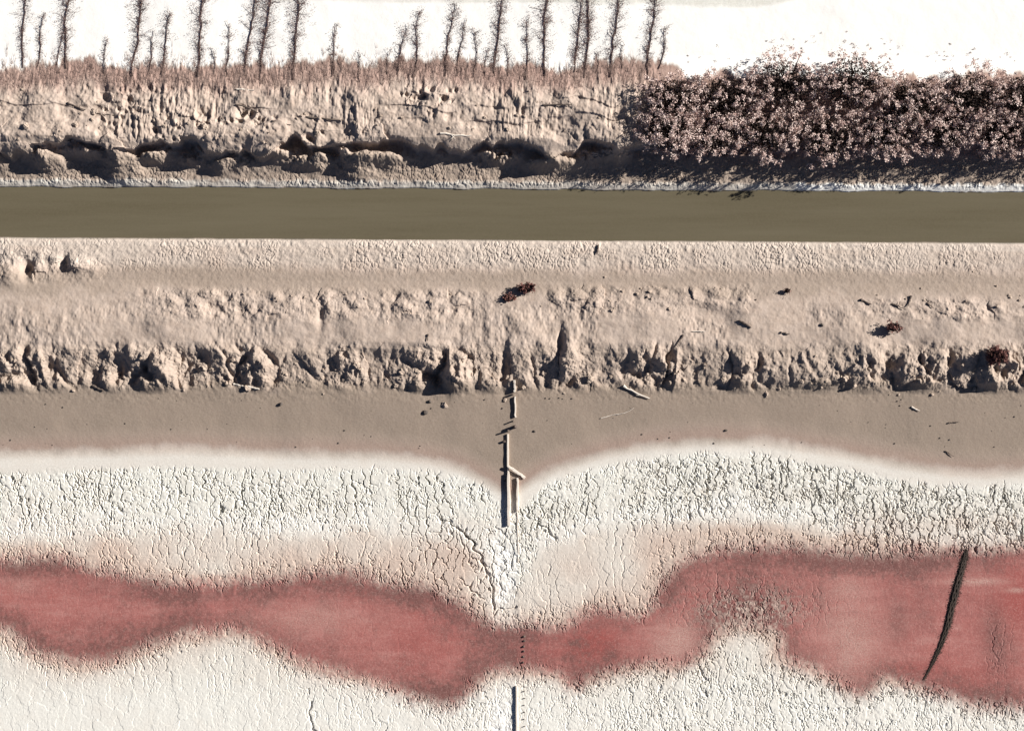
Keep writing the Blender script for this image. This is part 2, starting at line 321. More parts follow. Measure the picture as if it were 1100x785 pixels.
        Z = Z + .42 * blob(U, v0, 490, 406, 14, 14) * (.4 + fbm(U, v0, 8, 149, 3)) - .4 * blob(U, v0, 468, 405, 13, 12) * (.3 + 1.3 * fbm(U, v0, 7, 147, 3)) - .25 * blob(U, v0, 541, 395, 5, 22)
    mudm = band(v0, 415, 430, 484, 500)
    if not A_: Z = Z + mudm * ((fbm(U, Vv, 60, 155, 3) - .5) * .08 + (fbm(U, Vv, 5, 159, 2) - .5) * .006)
    mud = O; salt = O; pink = O; pale = O; brown = O; brine = O; rimm = O; red = O; id1 = np.zeros(U.shape, np.int64); strip = np.zeros(U.shape, int)
    dark_bed = band(v0 + (fbm(U, O, 12, 27, 2) - .5) * 2, 199, 201, 254, 257)  # darker mud over the canal bed, up to both waterlines
    if A_:
        fr = v0 + (fbm(U, v0, 7, 213, 3, .6, 26) - .5) * 18 + (fbm(U, O, 34, 215, 3) - .5) * 22 - 14 * sst(U, 715, 745)
        salt_n = 1 - sst(fr, 67, 74); brown = np.clip(band(fr, 66, 74, 84, 110) * (.75 + .3 * fbm(U, v0, 30, 217, 2)) + sst(U, 690, 720) * band(v0, 86, 96, 160, 176), 0, 1)
        bs = band(v0 + (fbm(U, v0, 5, 221, 3) - .5) * 6, 190.5, 195, 199, 202)
        bank_salt_sunlit = bs * (.35 + .4 * fbm(U, v0, 30, 223, 2) + .5 * sst(U, 850, 862)); salt = np.clip(salt_n + bank_salt_sunlit, 0, 1)  # shore salt; sunlight on the right stretch painted as whiter salt, also in pale
        mud = np.clip(band(v0, 160, 170, 188, 196) * .7, 0, 1); pale = np.clip(salt_n + .8 * sst(U, 850, 860) * bs, 0, 1)
        st = np.interp(U, [150, 300, 500, 730, 800, 835, 860, 880], [-12, 5, 7, 9, 12, 8, 2, -12]) + (fbm(U, Vv, 40, 235, 3) - .5) * 5; pale = pale * (1 - 1.0 * (1 - sst(Vv - st, -1.5, 1.5)))
        strip = np.where(fr < 71, 0, 1)
    if B_:
        bs = np.maximum(band(v0, 254, 257, 258, 268) * (.5 + .4 * fbm(U, v0, 40, 223, 2)), .42 * band(v0, 255, 262, 276, 290) * fbm(U, v0, 40, 224, 3)); salt = bs * .8; pink = bs * .9
        mud = np.clip(sst(v0 + (fbm(U, v0, 20, 229, 3) - .5) * 14, 404, 424) + band(v0 + (fbm(U, v0, 30, 231, 2) - .5) * 16, 282, 294, 306, 320) * .7 * (.5 + .8 * fbm(U, v0, 120, 233, 2)) + .4 * band(v0, 366, 378, 410, 424), 0, 1)
        strip = np.where(v0 < 226, 1, np.where(v0 + (fbm(U, v0, 16, 245, 3) - .5) * 10 < 421, 2, 3))
    if not C_: mud = np.where(dark_bed > 0, np.maximum(mud, 1) * dark_bed + mud * (1 - dark_bed) + dark_bed, mud)
    if C_:
        crk = np.interp(U, *CRKY); sdf = np.full(U.shape, 400., np.float32)
        box = (Vv[:, 0] > 500) & (Vv[:, 0] < 860); cb = (U[0] > -1200) & (U[0] < 2200); ix = np.ix_(box, cb)
        sdf[ix] = poly_sdf(U[ix], Vv[ix], POOL)
        into = Vv - crk + (fbm(U, Vv, 12, 161, 3) - .5) * 10; cm = sst(into, -3, 10)
        wu = U + 9 * (fbm(U, Vv, 14, 163, 3) - .5) + 4 * (vnoise(U, Vv, 4, 165) - .5); wv = Vv + 12 * (fbm(U, Vv, 16, 167, 3) - .5) + 3 * (vnoise(U, Vv, 4, 169) - .5)
        e1, id1, r1, w1 = voronoi(wu, wv, 10, 18, 171, facing=True)      # distances in pixels
        e2, id2, r2, w2 = voronoi(wu + 4 * (vnoise(U, Vv, 3, 177) - .5), wv, 3.5, 5.6, 175, facing=True)
        up = band(Vv - crk, -2, 8, 46, 84)
        smooth = np.clip(.9 * blob(U, Vv, 90, 775, 210, 38) + .75 * blob(U, Vv, 630, 600, 60, 50) + .5 * blob(U, Vv, 30, 575, 60, 16) + .6 * blob(U, Vv, 345, 575, 60, 16) + .35 * blob(U, Vv, 780, 565, 60, 14), 0, 1)
        big = np.clip(.36 - .14 * sst(Vv, 690, 730) + .55 * up * (.5 + fbm(U, Vv, 90, 179, 2)) + .55 * blob(U, Vv, 480, 610, 60, 45) + .3 * sst(U, 700, 800) * band(Vv, 480, 500, 575, 595) - .42 * smooth, 0.03, 1.1)
        small = np.clip(.20 + 1.0 * up * (.25 + 1.2 * sst(fbm(U, Vv, 60, 183, 3), .35, .65)) + .55 * sst(U, 560, 700) * sst(Vv, 690, 720) * (1 - sst(U, 860, 1000) * .4) + .7 * band(sdf, -14, -4, 8, 22) + .6 * blob(U, Vv, 505, 745, 22, 60) + .6 * blob(U, Vv, 805, 648, 62, 28) - .2 * smooth, 0, 1.1)
        wet = np.maximum(sst(sdf + (fbm(U, Vv, 7, 187, 2) - .5) * 18, -14, 4), np.maximum(.9 * blob(U, Vv, 805, 648, 62, 28), .5 * blob(U, Vv, 1072, 690, 12, 34)))     # 0 in the brine, 1 on dry crust
        dry = cm * (.06 + .94 * wet)
        open1 = sst(vnoise(U, Vv, 20, 191, 34), .28, .55)               # cracks close in places
        crack = big * open1 * .20 * (1 - sst(e1, .15, .75)) * (.25 + .75 * w1) + small * .105 * (1 - sst(e2, .1, .7)) * (.15 + .85 * w2) * sst(vnoise(U, Vv, 4.5, 193, 6), .34, .6)
        Z = Z - dry * crack + dry * ((fbm(U, Vv, 2.6, 195, 2) - .5) * .020 * (.35 + small) + (r1 - .5) * .016)
        Z = Z - .03 * (1 - wet) * cm + (1 - wet) * (fbm(U, Vv, 2.4, 197, 2) - .5) * .006 * cm
        for pts, wd, dp in ((((470, 555), (492, 568), (512, 592), (523, 612), (531, 632), (534, 655)), 1.6, .12), (((566, 548), (580, 562), (594, 580)), 1.3, .09), (((492, 622), (505, 634), (514, 641)), 1.3, .09), (((530, 660), (552, 654)), 1.2, .08),
                            (((520, 606), (511, 625), (505, 634)), 1.2, .08), (((333, 740), (336, 757), (334, 775), (340, 790)), 1.4, .09), (((754, 718), (756, 736), (760, 748)), 1.4, .07)):
            dd, tt = seg_dist(U + 9 * (vnoise(U, Vv, 7, 199) - .5), Vv + 9 * (vnoise(U, Vv, 7, 201) - .5), pts)
            Z = Z - dp * (1 - sst(dd, wd * .4, wd * 1.3)) * sst(vnoise(U, Vv, 9, 205), .2, .45)
        cw = U + (fbm(U, Vv, 14, 209, 3) - .5) * 18; chan = np.clip(1.25 * blob(cw, Vv, 542, 618, 15, 42) + 1.1 * blob(cw, Vv, 540, 800, 14, 55), 0, 1) * (1 - sst(U, 554, 559)) * (.35 + .9 * fbm(U, Vv, 8, 208, 3))
        Z = Z + chan * (fbm(U, Vv, 5, 203, 3, .7) - .5) * .13 - .03 * chan
        rim = np.interp(U, *RIMY)
        salt_s = sst(Vv - rim + (fbm(U, Vv, 9, 225, 3) - .5) * 6 + (fbm(U, Vv, 50, 227, 2) - .5) * 8, -9, 9)
        mud = (1 - salt_s); pre = sst(rim - Vv, -2, 4) * (1 - sst(rim - Vv, 6, 30)); mud = mud * (1 - .62 * pre); brown = .75 * pre; salt = salt_s
        pinkd = np.exp(-np.clip(sdf, 0, None) / 28.)
        pink = salt_s * cm * np.clip((.95 * pinkd ** 1.2 + .34 * band(Vv, 545, 575, 640, 700)) * (.3 + 1.1 * fbm(U, Vv, 45, 233, 3)) * (1 - .9 * sst(Vv, 700, 760)) + .4 * blob(U, Vv, 490, 600, 30, 34) + .5 * pinkd ** 4 + .16 * fbm(U, Vv, 30, 234, 3), 0, 1)
        pink = pink * (1 - .85 * np.clip(chan, 0, 1)) * (1 - .7 * blob(U, Vv, 556, 600, 26, 60))
        pink = np.clip(pink + salt_s * ((1 - sst(Vv - rim, -4, 9)) * .7 + .28 * band(Vv - crk, -26, -16, -2, 8)), 0, 1)
        arc = band(into + (fbm(U, Vv, 40, 251, 3) - .5) * 22, 44, 56, 64, 80) * (.4 + .8 * vnoise(U, Vv, 120, 253)); pink = np.clip(pink * (1 - .55 * arc) + .20 * band(into + (fbm(U, Vv, 40, 255, 3) - .5) * 30, 60, 90, 96, 124) * (sdf > 0) * (Vv < 690) * (1 - .8 * blob(U, Vv, 556, 600, 26, 60)), 0, 1)
        pale = np.clip(.28 * arc * (Vv < 690) + band(Vv - rim, 2, 10, 14, 22) * .15 + chan * .7 + sst(Vv, 700, 770) * .2, 0, 1)
        fuzz = (fbm(U, Vv, 3.2, 237, 2, .7) - .5); soft = (fbm(U, Vv, 26, 241, 3) - .5)
        s2 = sdf + soft * 10
        brine = 1 - sst(s2 + fuzz * 10, -13, 13)
        mott = fbm(U, Vv, 30, 247, 4, .6)
        rimm = np.clip(band(s2 + fuzz * 14 + (mott - .5) * 12, -38, -7, 8, 20) * (.35 + .8 * vnoise(U, Vv, 60, 243)) + .45 * sst(mott, .48, .85) * (s2 < 0), 0, 1)
        rimm = rimm + 1.0 * blob(U, Vv, 810, 645, 62, 24) * (.5 + 1.4 * (fuzz + .5)) + .64 * blob(U, Vv, 900, 605, 60, 14) + .55 * blob(U, Vv, 1010, 604, 60, 12) + .35 * blob(U, Vv, 110, 690, 55, 18) + .95 * blob(U + (Vv - 690) * -.12, Vv, 1072, 690, 15, 44)
        rimm = rimm + .75 * blob(U, Vv, 965, 665, 13, 30) + .35 * blob(U, Vv, 220, 640, 100, 7) + .5 * blob(U, Vv, 470, 745, 26, 12) + .5 * blob(U, Vv, 618, 690, 5, 4) + .35 * blob(U, Vv, 560, 695, 24, 30) + .4 * blob(U, Vv, 60, 607, 90, 7) + .45 * blob(U, Vv, 990, 640, 10, 36) + .35 * blob(U, Vv, 430, 640, 50, 9) + .4 * blob(U, Vv, 1050, 748, 40, 10)
        rimm = np.clip(rimm * (.85 + .7 * fuzz), 0, 1)
        red = np.clip(1.0 * blob(U, Vv, 640, 692, 30, 24) + 1.1 * blob(U, Vv, 1100, 640, 38, 40) + .4 * blob(U, Vv, 460, 690, 40, 30) + .6 * blob(U, Vv, 970, 718, 60, 10) + .5 * blob(U, Vv, 1050, 735, 45, 20) + .35 * blob(U, Vv, 580, 698, 40, 18), 0, 1) * (.6 + .8 * mott)
        lightp = np.clip(blob(U, Vv, 725, 690, 26, 22) + .8 * blob(U, Vv, 915, 690, 34, 40) + .6 * blob(U, Vv, 912, 634, 20, 14) + .9 * blob(U, Vv, 1050, 625, 34, 4) + .7 * blob(U, Vv, 1092, 634, 14, 3) + .5 * blob(U, Vv, 330, 665, 60, 16) + .4 * blob(U, Vv, 25, 630, 18, 8), 0, 1) * (.5 + .9 * mott)
        lightp = np.clip(lightp, 0, 1); rimm = rimm * (1 - lightp); red = np.clip(red * (1 - lightp), 0, 1)
        brine = brine * (1 - .36 * lightp)  * (1 - .62 * blob(U, Vv, 805, 655, 52, 20) * sst(fuzz, -.16, .16)) * (Vv > 560)
        strip = np.where(Vv < rim + 2, 3, np.where((s2 < 2) & (Vv > 560), 5, 4))
    f32 = lambda *a: np.stack([np.broadcast_to(x, U.shape).astype(np.float32) for x in a], -1)
    return Z.astype(np.float32), strip, id1, f32(mud, salt, pink, brown), f32(brine, rimm, red, pale)

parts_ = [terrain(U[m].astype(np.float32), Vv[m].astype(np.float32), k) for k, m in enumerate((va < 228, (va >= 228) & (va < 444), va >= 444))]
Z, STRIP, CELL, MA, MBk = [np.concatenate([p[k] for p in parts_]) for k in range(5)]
X = (U - 550) * S; Y = (392.5 - Vv) * S
nv, nu = U.shape
def ground_z(u, v):
    i = np.clip(np.searchsorted(ua, u), 0, nu - 1); j = np.clip(np.searchsorted(va, v), 0, nv - 1); return float(Z[j, i])
def at(u, v, dz=0.0):                                                # ground point that shows at photograph pixel (u, v)
    z = 0.0
    for _ in range(4):
        k = 1 - z / CAM_H; uu, vv = 550 + (u - 550) * k, 392.5 + (v - 392.5) * k; z = ground_z(uu, vv)
    return Vector(((uu - 550) * S, (392.5 - vv) * S, z + dz))
VERT = np.stack([X, Y, Z], -1).reshape(-1, 3)
idx = np.arange(nv * nu).reshape(nv, nu)
QUADS = np.stack([idx[1:, :-1], idx[1:, 1:], idx[:-1, 1:], idx[:-1, :-1]], -1)
FS = STRIP[:-1, :-1]; FC = CELL[:-1, :-1]
MAf, MBf = MA.reshape(-1, 4), MBk.reshape(-1, 4)
def sub_terrain(name, mask, parent=None, origin=None):
    q = QUADS[mask].reshape(-1, 4); used, inv = np.unique(q, return_inverse=True)
    V = VERT[used]
    if origin is not None: V = V - np.array(origin)
    me = mesh_np(name, V, inv.reshape(-1, 4), M_GROUND)
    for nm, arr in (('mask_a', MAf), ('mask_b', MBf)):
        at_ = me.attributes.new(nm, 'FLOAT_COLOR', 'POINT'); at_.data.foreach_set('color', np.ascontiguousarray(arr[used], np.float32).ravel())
    return link(name, me, parent, origin if origin is not None else (0, 0, 0))
# crust plates: the cracked pieces that show largest are pieces of their own
fu, fv = U[:-1, :-1], Vv[:-1, :-1]
cand = (FS == 4) & (fu > 0) & (fu < 1100) & (fv > 490) & (fv < 785)
ids, cnt = np.unique(FC[cand], return_counts=True)
top = set(ids[np.argsort(-cnt)[:300]].tolist())
plate_mask = cand & np.isin(FC, np.array(sorted(top)))
STR = {}
for k, nm in enumerate(('salt_flat', 'canal_bank', 'levee', 'mud_flat', 'salt_pan', 'brine_pool')):
    STR[nm] = props(sub_terrain(nm, (FS == k) & ~plate_mask), kind='structure')
jj, ii = np.nonzero(plate_mask); cid = FC[jj, ii]; order = np.argsort(cid, kind='stable'); jj, ii, cid = jj[order], ii[order], cid[order]
cuts = np.nonzero(np.diff(cid))[0] + 1
for a, b in zip(np.concatenate([[0], cuts]), np.concatenate([cuts, [len(cid)]])):
    sub_terrain('crust_plate', (jj[a:b], ii[a:b]), STR['salt_pan'])

# canal water
wl = 4000 / 1.0
wu_ = np.array([-40000, -400, 0, 300, 600, 900, 1100, 1500, 40000.]); wt = canal_tilt(wu_)
wV = np.concatenate([np.stack([(wu_ - 550) * S, (392.5 - (196 + wt)) * S, wu_ * 0 + WATER_Z], 1), np.stack([(wu_ - 550) * S, (392.5 - (262 + wt)) * S, wu_ * 0 + WATER_Z], 1)])
n = len(wu_); wF = [(n + k, n + k + 1, k + 1, k) for k in range(n - 1)]
props(link('canal_water', mesh_np('canal_water', wV, np.array(wF), M_WATER)), kind='structure')

# ------------------------------------------------------------------ clods: loose lumps on the banks
def lump_mesh(name, mat, seed, sub=2, rough=.35):
    import bmesh
    bm = bmesh.new(); bmesh.ops.create_icosphere(bm, subdivisions=sub, radius=1); r = random.Random(seed)
    from mathutils import noise
    off = Vector((r.random() * 50, r.random() * 50, r.random() * 50))
    for v in bm.verts:
        k = 1 + rough * 1.3 * noise.noise(v.co * 1.1 + off) + rough * .9 * noise.noise(v.co * 2.7 + off); v.co *= k; v.co.z *= .75
    me = bpy.data.meshes.new(name); bm.to_mesh(me); bm.free(); me.materials.append(mat); return me
clods = [lump_mesh('clod', M_CLOD, k, 3, .45) for k in range(7)]
def clod(u, v, r, parent, k):
    o = link('clod', clods[k % 7], parent); p = at(u, v, r * .12); o.location = p
    o.rotation_euler = (random.uniform(-.4, .4), random.uniform(-.4, .4), random.uniform(0, 6.28)); o.scale = (r * random.uniform(.8, 1.3), r * random.uniform(.8, 1.3), r * random.uniform(.7, 1.1))
for k in range(70):
    u = random.uniform(-10, 695); v = random.gauss(134, 18)
    if 94 < v < 165: clod(u, v + canal_tilt(u) * .5, random.uniform(.04, .10) if random.random() < .85 else random.uniform(.12, .2), STR['canal_bank'], k)
for k in range(130):
    u = random.uniform(-10, 1110); v = random.gauss(398, 13) + 6 * u / 1100
    clod(u, v, random.uniform(.04, .11) if random.random() < .85 else random.uniform(.12, .2), STR['levee'], k)
for k in range(50):
    u = random.choice([random.uniform(190, 500), random.uniform(580, 720), random.uniform(940, 1100)]); clod(u, random.gauss(322, 7), random.uniform(.03, .08), STR['levee'], k)

# ------------------------------------------------------------------ dry weeds trailing over the white salt
def weed(u0, v0, u1, v1, weight, label, seed):
    r = np.random.default_rng(seed); base = at(u0, v0); root = link('dry_weed', None, None, base)
    props(root, label, 'weed', 'dry weeds on the white salt flat')
    L = abs(v0 - v1); n = max(6, int(L / 4)); t = np.linspace(0, 1, n)
    ph = r.random() * 6.28
    uu = u0 + (u1 - u0) * t + np.sin(t * 5 + ph) * 2.2 * t + np.cumsum(r.normal(0, .55, n)); vv = v0 + (v1 - v0) * t
    pts = np.array([at(a, b, (.015 + .03 * k)) for a, b, k in zip(uu, vv, t)]) - np.array(base)
    st, lf = Acc(), Acc(); st.add(*tube(pts, (.009 + .028 * max(0, weight - .2)) * (1 - .65 * t) + .005, 5))
    C = []; nb = int(L * (.45 + 1.25 * weight))
    for _ in range(nb):
        tb = r.random() ** .8; k = tb * (n - 1); i = min(int(k), n - 2); p = pts[i] + (pts[i + 1] - pts[i]) * (k - i)
        sp = (.05 + .24 * weight * (.25 + min(1, tb * 1.7)))
        q = p + np.array([r.normal(0, sp), r.uniform(-.1, .45) * (.4 + weight), r.uniform(-.01, .035)])
        mid = (p + q) / 2 + r.normal(0, .03, 3)
        if tb > .12 and r.random() < .22: st.add(*tube([p, mid, q], [.014, .010, .005], 3))
        for c in (mid, q):
            m = int(3 + 7 * weight)
            C.append(c + r.normal(0, 1, (m, 3)) * np.array([.06, .09, .012]) * (.5 + .8 * weight))
    C = np.concatenate(C); lf.add(*leaf_quads(C, .022, r, 2.0))
    link('stem', st.mesh('stem', M_STEM), root); link('foliage', lf.mesh('foliage', M_WEED), root)
HEAVY = [(25, 73, 30, -25, .7), (72, 74, 82, -25, .95), (143, 82, 153, -25, .95), (213, 83, 224, -25, 1.0), (263, 82, 275, -14, .9), (279, 86, 293, -25, 1.0), (315, 86, 323, -25, 1.0), (478, 82, 487, 4, .6), (531, 82, 540, -14, .95), (585, 82, 593, -25, 1.0),
         (617, 78, 623, 2, .85), (627, 84, 636, -25, 1.1), (656, 83, 662, -12, .9), (695, 86, 705, -12, .85)]
LIGHT = [(41, 73, 51, 14, .5), (61, 70, 67, 38, .3), (113, 82, 119, 42, .3), (160, 77, 166, 33, .4), (174, 80, 182, 14, .65), (229, 80, 232, 52, .25), (244, 83, 250, 28, .4), (356, 83, 362, 28, .42), (388, 88, 388, 56, .25), (416, 80, 418, 58, .3), (427, 80, 437, 30, .6),
         (444, 83, 453, 14, .6), (491, 82, 499, 25, .5), (510, 83, 514, 34, .35), (521, 82, 522, 54, .3), (545, 82, 546, 48, .35), (565, 86, 571, 20, .5), (642, 77, 643, 55, .2), (669, 74, 670, 48, .2), (708, 74, 717, 28, .35)]
ORD = ['leftmost', 'second', 'third', 'fourth', 'fifth', 'sixth', 'seventh', 'eighth', 'ninth', 'tenth', 'eleventh', 'twelfth', 'thirteenth', 'fourteenth', 'fifteenth', 'sixteenth', 'seventeenth', 'eighteenth', 'nineteenth', 'twentieth', 'last']
for k, a in enumerate(HEAVY):
    weed(*a, ('leftmost tall dark weed strand reaching across the white salt flat' if k == 0 else f'{ORD[k]} tall dark weed strand from the left on the white salt flat'), 300 + k)
for k, a in enumerate(LIGHT):
    weed(*a, ('leftmost short thin weed among the tall strands on the white salt' if k == 0 else f'{ORD[k]} short thin weed from the left among the tall strands on white salt'), 400 + k)

# dry grass fringe (nobody could count it)
g = np.random.default_rng(5); gv, gf = [], []; cnt_ = 0
for k in range(4200):
    u = g.uniform(-15, 715); v = g.normal(82, 7) - (float(fbm(np.array([u]), np.array([0.]), 34, 215, 3)[0]) - .5) * 20
    if u > 690 and v < 84: continue
    p = np.array(at(u, v)); L = g.uniform(.08, .36) * (1.9 if g.random() < .06 else 1); a = g.normal(.1, .25); tip = p + np.array([math.sin(a) * L, math.cos(a) * L, g.uniform(.05, .22)]); wdt = g.uniform(.008, .02)
    gv += [p + (-wdt, 0, 0), p + (wdt, 0, 0), tip]; gf.append((cnt_, cnt_ + 1, cnt_ + 2)); cnt_ += 3
for k in range(260):                                                 # taller sparse stalks
    u = g.uniform(0, 712); v = g.normal(72, 5)
    for q in range(int(g.integers(2, 7))):
        p = np.array(at(u + g.normal(0, 1.2), v - g.uniform(0, 3) * q, .02)); L = g.uniform(.12, .5); a = g.normal(.08, .2); tip = p + np.array([math.sin(a) * L, math.cos(a) * L, .03]); wdt = g.uniform(.006, .014)
        gv += [p + (-wdt, 0, 0), p + (wdt, 0, 0), tip]; gf.append((cnt_, cnt_ + 1, cnt_ + 2)); cnt_ += 3
props(link('dry_grass', mesh_np('dry_grass', np.array(gv), np.array(gf), M_GRASS)), 'brown dry grass fringe along the top of the canal bank', 'grass', kind='stuff')

# ------------------------------------------------------------------ shrubs
def shrub(name, u, v, z_mid, ru, rv, rh, label, cat, group, seed, ntuft=150, leaf=.038, per=54, mat=None):
    r = np.random.default_rng(seed); base = at(u, v); k = 1 - z_mid / CAM_H
    base = Vector(((u - 550) * k * S, (392.5 - v) * k * S, 0)); base.z = ground_z(550 + base.x / S, 392.5 - base.y / S) - .05
    root = link(name, None, None, base); props(root, label, cat, group)
    cz = z_mid - base.z; rx, ry = ru * S, rv * S
    st, lf, dk = Acc(), Acc(), Acc()
    # tuft centres in a lumpy ellipsoid shell
    d = r.normal(size=(ntuft, 3)); d[:, 2] = np.abs(d[:, 2]) * 1.3 - .35; d /= np.linalg.norm(d, axis=1)[:, None]
    lob = r.normal(size=(9, 3)); lob[:, 2] = np.abs(lob[:, 2]); lob /= np.linalg.norm(lob, axis=1)[:, None]
    bump = .80 + .22 * np.max(np.clip(d @ lob.T, 0, 1) ** 5, axis=1)
    rad = bump * (1 - .5 * r.random(ntuft) ** 1.3)
    T = d * rad[:, None] * np.array([rx, ry, rh]) + np.array([0, 0, cz])
    T[:, 2] = np.maximum(T[:, 2], .12)
    for q in T[:: 7]:
        m1 = q * np.array([.35, .35, .5]) + r.normal(0, .05, 3); st.add(*tube([(0, 0, -.05), m1, q * .75 + r.normal(0, .05, 3), q], np.array([.06, .04, .022, .01]) * min(1, rh + .25), 4))
    C, D = [], []; sc = min(1.0, .45 + .35 * rh)
    for q in T:
        w_ = r.uniform(.3, 1.25); m = int(per * w_)
        C.append(q + r.normal(0, 1, (m, 3)) * np.array([.108, .108, .095]) * w_ * sc)
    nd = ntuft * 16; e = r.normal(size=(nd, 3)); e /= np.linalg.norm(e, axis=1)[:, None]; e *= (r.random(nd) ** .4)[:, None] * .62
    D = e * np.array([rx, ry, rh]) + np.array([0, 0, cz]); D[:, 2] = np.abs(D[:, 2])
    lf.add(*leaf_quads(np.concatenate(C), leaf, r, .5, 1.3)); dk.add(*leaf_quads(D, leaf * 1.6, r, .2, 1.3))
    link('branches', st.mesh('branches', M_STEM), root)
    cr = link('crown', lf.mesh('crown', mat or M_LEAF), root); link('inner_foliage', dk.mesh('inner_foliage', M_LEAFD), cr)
ROWB = [(724, 108, 42, 36), (780, 106, 50, 38), (846, 91, 54, 42), (916, 89, 58, 44), (978, 110, 48, 38), (1042, 104, 54, 42), (1102, 107, 48, 40)]
ROWF = [(718, 140, 40, 31), (764, 146, 46, 29), (820, 142, 50, 38), (888, 147, 52, 36), (950, 146, 50, 34), (1012, 140, 50, 34), (1076, 144, 50, 31), (1140, 140, 46, 36)]
for k, (u, v, ru, rv) in enumerate(ROWB):
    nm = 'leftmost' if k == 0 else ('rightmost' if k == len(ROWB) - 1 else ORD[k])
    lab = f'{nm} pinkish brown shrub in the back row of the thicket, beside the white salt' if k in (0, 6) else f'{nm} pinkish brown shrub from the left in the back row, beside the white salt'
    shrub('shrub', u, v, 1.62, ru, rv, .85, lab, 'shrub', 'shrubs of the thicket on the canal bank', 500 + k)
for k, (u, v, ru, rv) in enumerate(ROWF):
    nm = 'leftmost' if k == 0 else ('rightmost' if k == len(ROWF) - 1 else ORD[k])
    lab = f'{nm} pinkish brown shrub in the front row of the thicket, above the canal' if k in (0, 7) else f'{nm} pinkish brown shrub from the left in the front row, above the canal'
    shrub('shrub', u, v, 1.5 if k == 0 else 1.28, ru, rv, 1.1 if k == 0 else .85, lab, 'shrub', 'shrubs of the thicket on the canal bank', 520 + k)
shrub('small_bush', 1071, 382, 1.0, 13, 11, .62, 'small round reddish bush with long shadow on the levee edge', 'bush', 'small bushes on the levee', 541, 60, .045, 44, M_RUST)
shrub('small_bush', 960, 351, .78, 9, 7, .32, 'small brown bush in the middle of the levee slope', 'bush', 'small bushes on the levee', 542, 30, .04, 30, M_RUST)
shrub('small_bush', 566, 309, .50, 11, 7, .26, 'low dark red bush on the levee above the board fence', 'bush', 'small bushes on the levee', 543, 40, .04, 26, M_RUST)
shrub('small_bush', 546, 320, .42, 7, 5, .2, 'dark tuft just left of the low dark red bush', 'bush', 'small bushes on the levee', 544, 24, .04, 24, M_RUST)
shrub('small_bush', 846, 312, .42, 5, 4, .16, 'tiny dark tuft high on the right half of the levee', 'bush', 'small bushes on the levee', 545, 8, .03, 12, M_RUST)

# specks of weed on the salt beside the thicket
tmp = np.random.default_rng(77)
tA = Acc()
for k in range(55):
    u = tmp.uniform(735, 1095); top_ = np.interp(u, [735, 800, 850, 900, 950, 1000, 1095], [73, 66, 57, 53, 58, 68, 68]); v = top_ - 2 - abs(tmp.normal(0, 9))
    if v < 22: continue
    m = int(tmp.integers(4, 16)); C = tmp.normal(0, 1, (m, 3)) * np.array([.06, .04, .01]) * tmp.uniform(.4, 1.2) + np.array(at(u, v, .015)); tA.add(*leaf_quads(C, .022, tmp, 1.5))
props(link('weed_specks', tA.mesh('weed_specks', M_WEED)), 'tiny dark weed specks scattered on the white salt behind the thicket', 'weeds', kind='stuff')

# ------------------------------------------------------------------ boards, posts, sticks, stones
def board(name, u0, v0, u1, v1, wpx, h, lift, label, cat, mat, group=None, seg=8, warp=.02, tilt=0.0):
    a, b = at(u0, v0), at(u1, v1); base = (a + b) / 2; d = (b - a); L = d.length; r = random.Random(label)
    t = np.linspace(0, 1, seg + 1); hw = wpx * S / 2; V = []; F = []
    dirv = Vector((d.x, d.y, 0)).normalized(); side = Vector((-dirv.y, dirv.x, 0))
    for k, x in enumerate(t):
        c = a.lerp(b, x) - base + side * r.uniform(-warp, warp) + Vector((0, 0, lift + r.uniform(-.008, .008) + tilt * x)); ww = hw * r.uniform(.86, 1.08)
        ch = min(.012, h * .25)
        for (sx, sz) in ((-1, 0), (-1, h - ch), (-1 + ch / ww, h), (1 - ch / ww, h), (1, h - ch), (1, 0)): V.append(c + side * ww * sx + Vector((0, 0, sz)))
    for k in range(seg):
        for s_ in range(6): s2 = (s_ + 1) % 6; F.append((k * 6 + s_, k * 6 + s2, k * 6 + 6 + s2, k * 6 + 6 + s_))
    e = seg * 6; F += [(0, 1, 2, 3), (0, 3, 4, 5), (e + 3, e + 2, e + 1, e), (e + 5, e + 4, e + 3, e)]
    o = link(name, mesh_np(name, np.array([list(x) for x in V]), np.array(F), mat), None, base); props(o, label, cat, group); return o
def stick(u0, v0, u1, v1, r0, label, mat, group=None, lift=.03):
    a, b = at(u0, v0, lift), at(u1, v1, lift + .03); base = (a + b) / 2; rr = np.random.default_rng(abs(int(u0 * 7 + v0 * 13)))
    t = np.linspace(0, 1, 7); L = (b - a).length; P = np.array([list(a.lerp(b, x) - base) for x in t]) + rr.normal(0, .03 * L, (7, 3)) * np.array([.6, .6, .1]); A = Acc()
    A.add(*tube(P, r0 * (1 - .55 * t) * (1 + .2 * rr.normal(size=7)), 7))
    for k in range(2):
        i = rr.integers(2, 5); q = P[i] + rr.normal(0, .12 * L, 3) * np.array([1, 1, .15]); A.add(*tube([P[i], (P[i] + q) / 2 + (0, 0, .01), q], [r0 * .5, r0 * .35, r0 * .15], 5))
    o = link('driftwood_stick', A.mesh('driftwood_stick', mat), None, base); props(o, label, 'stick', group or 'driftwood sticks on the banks'); return o
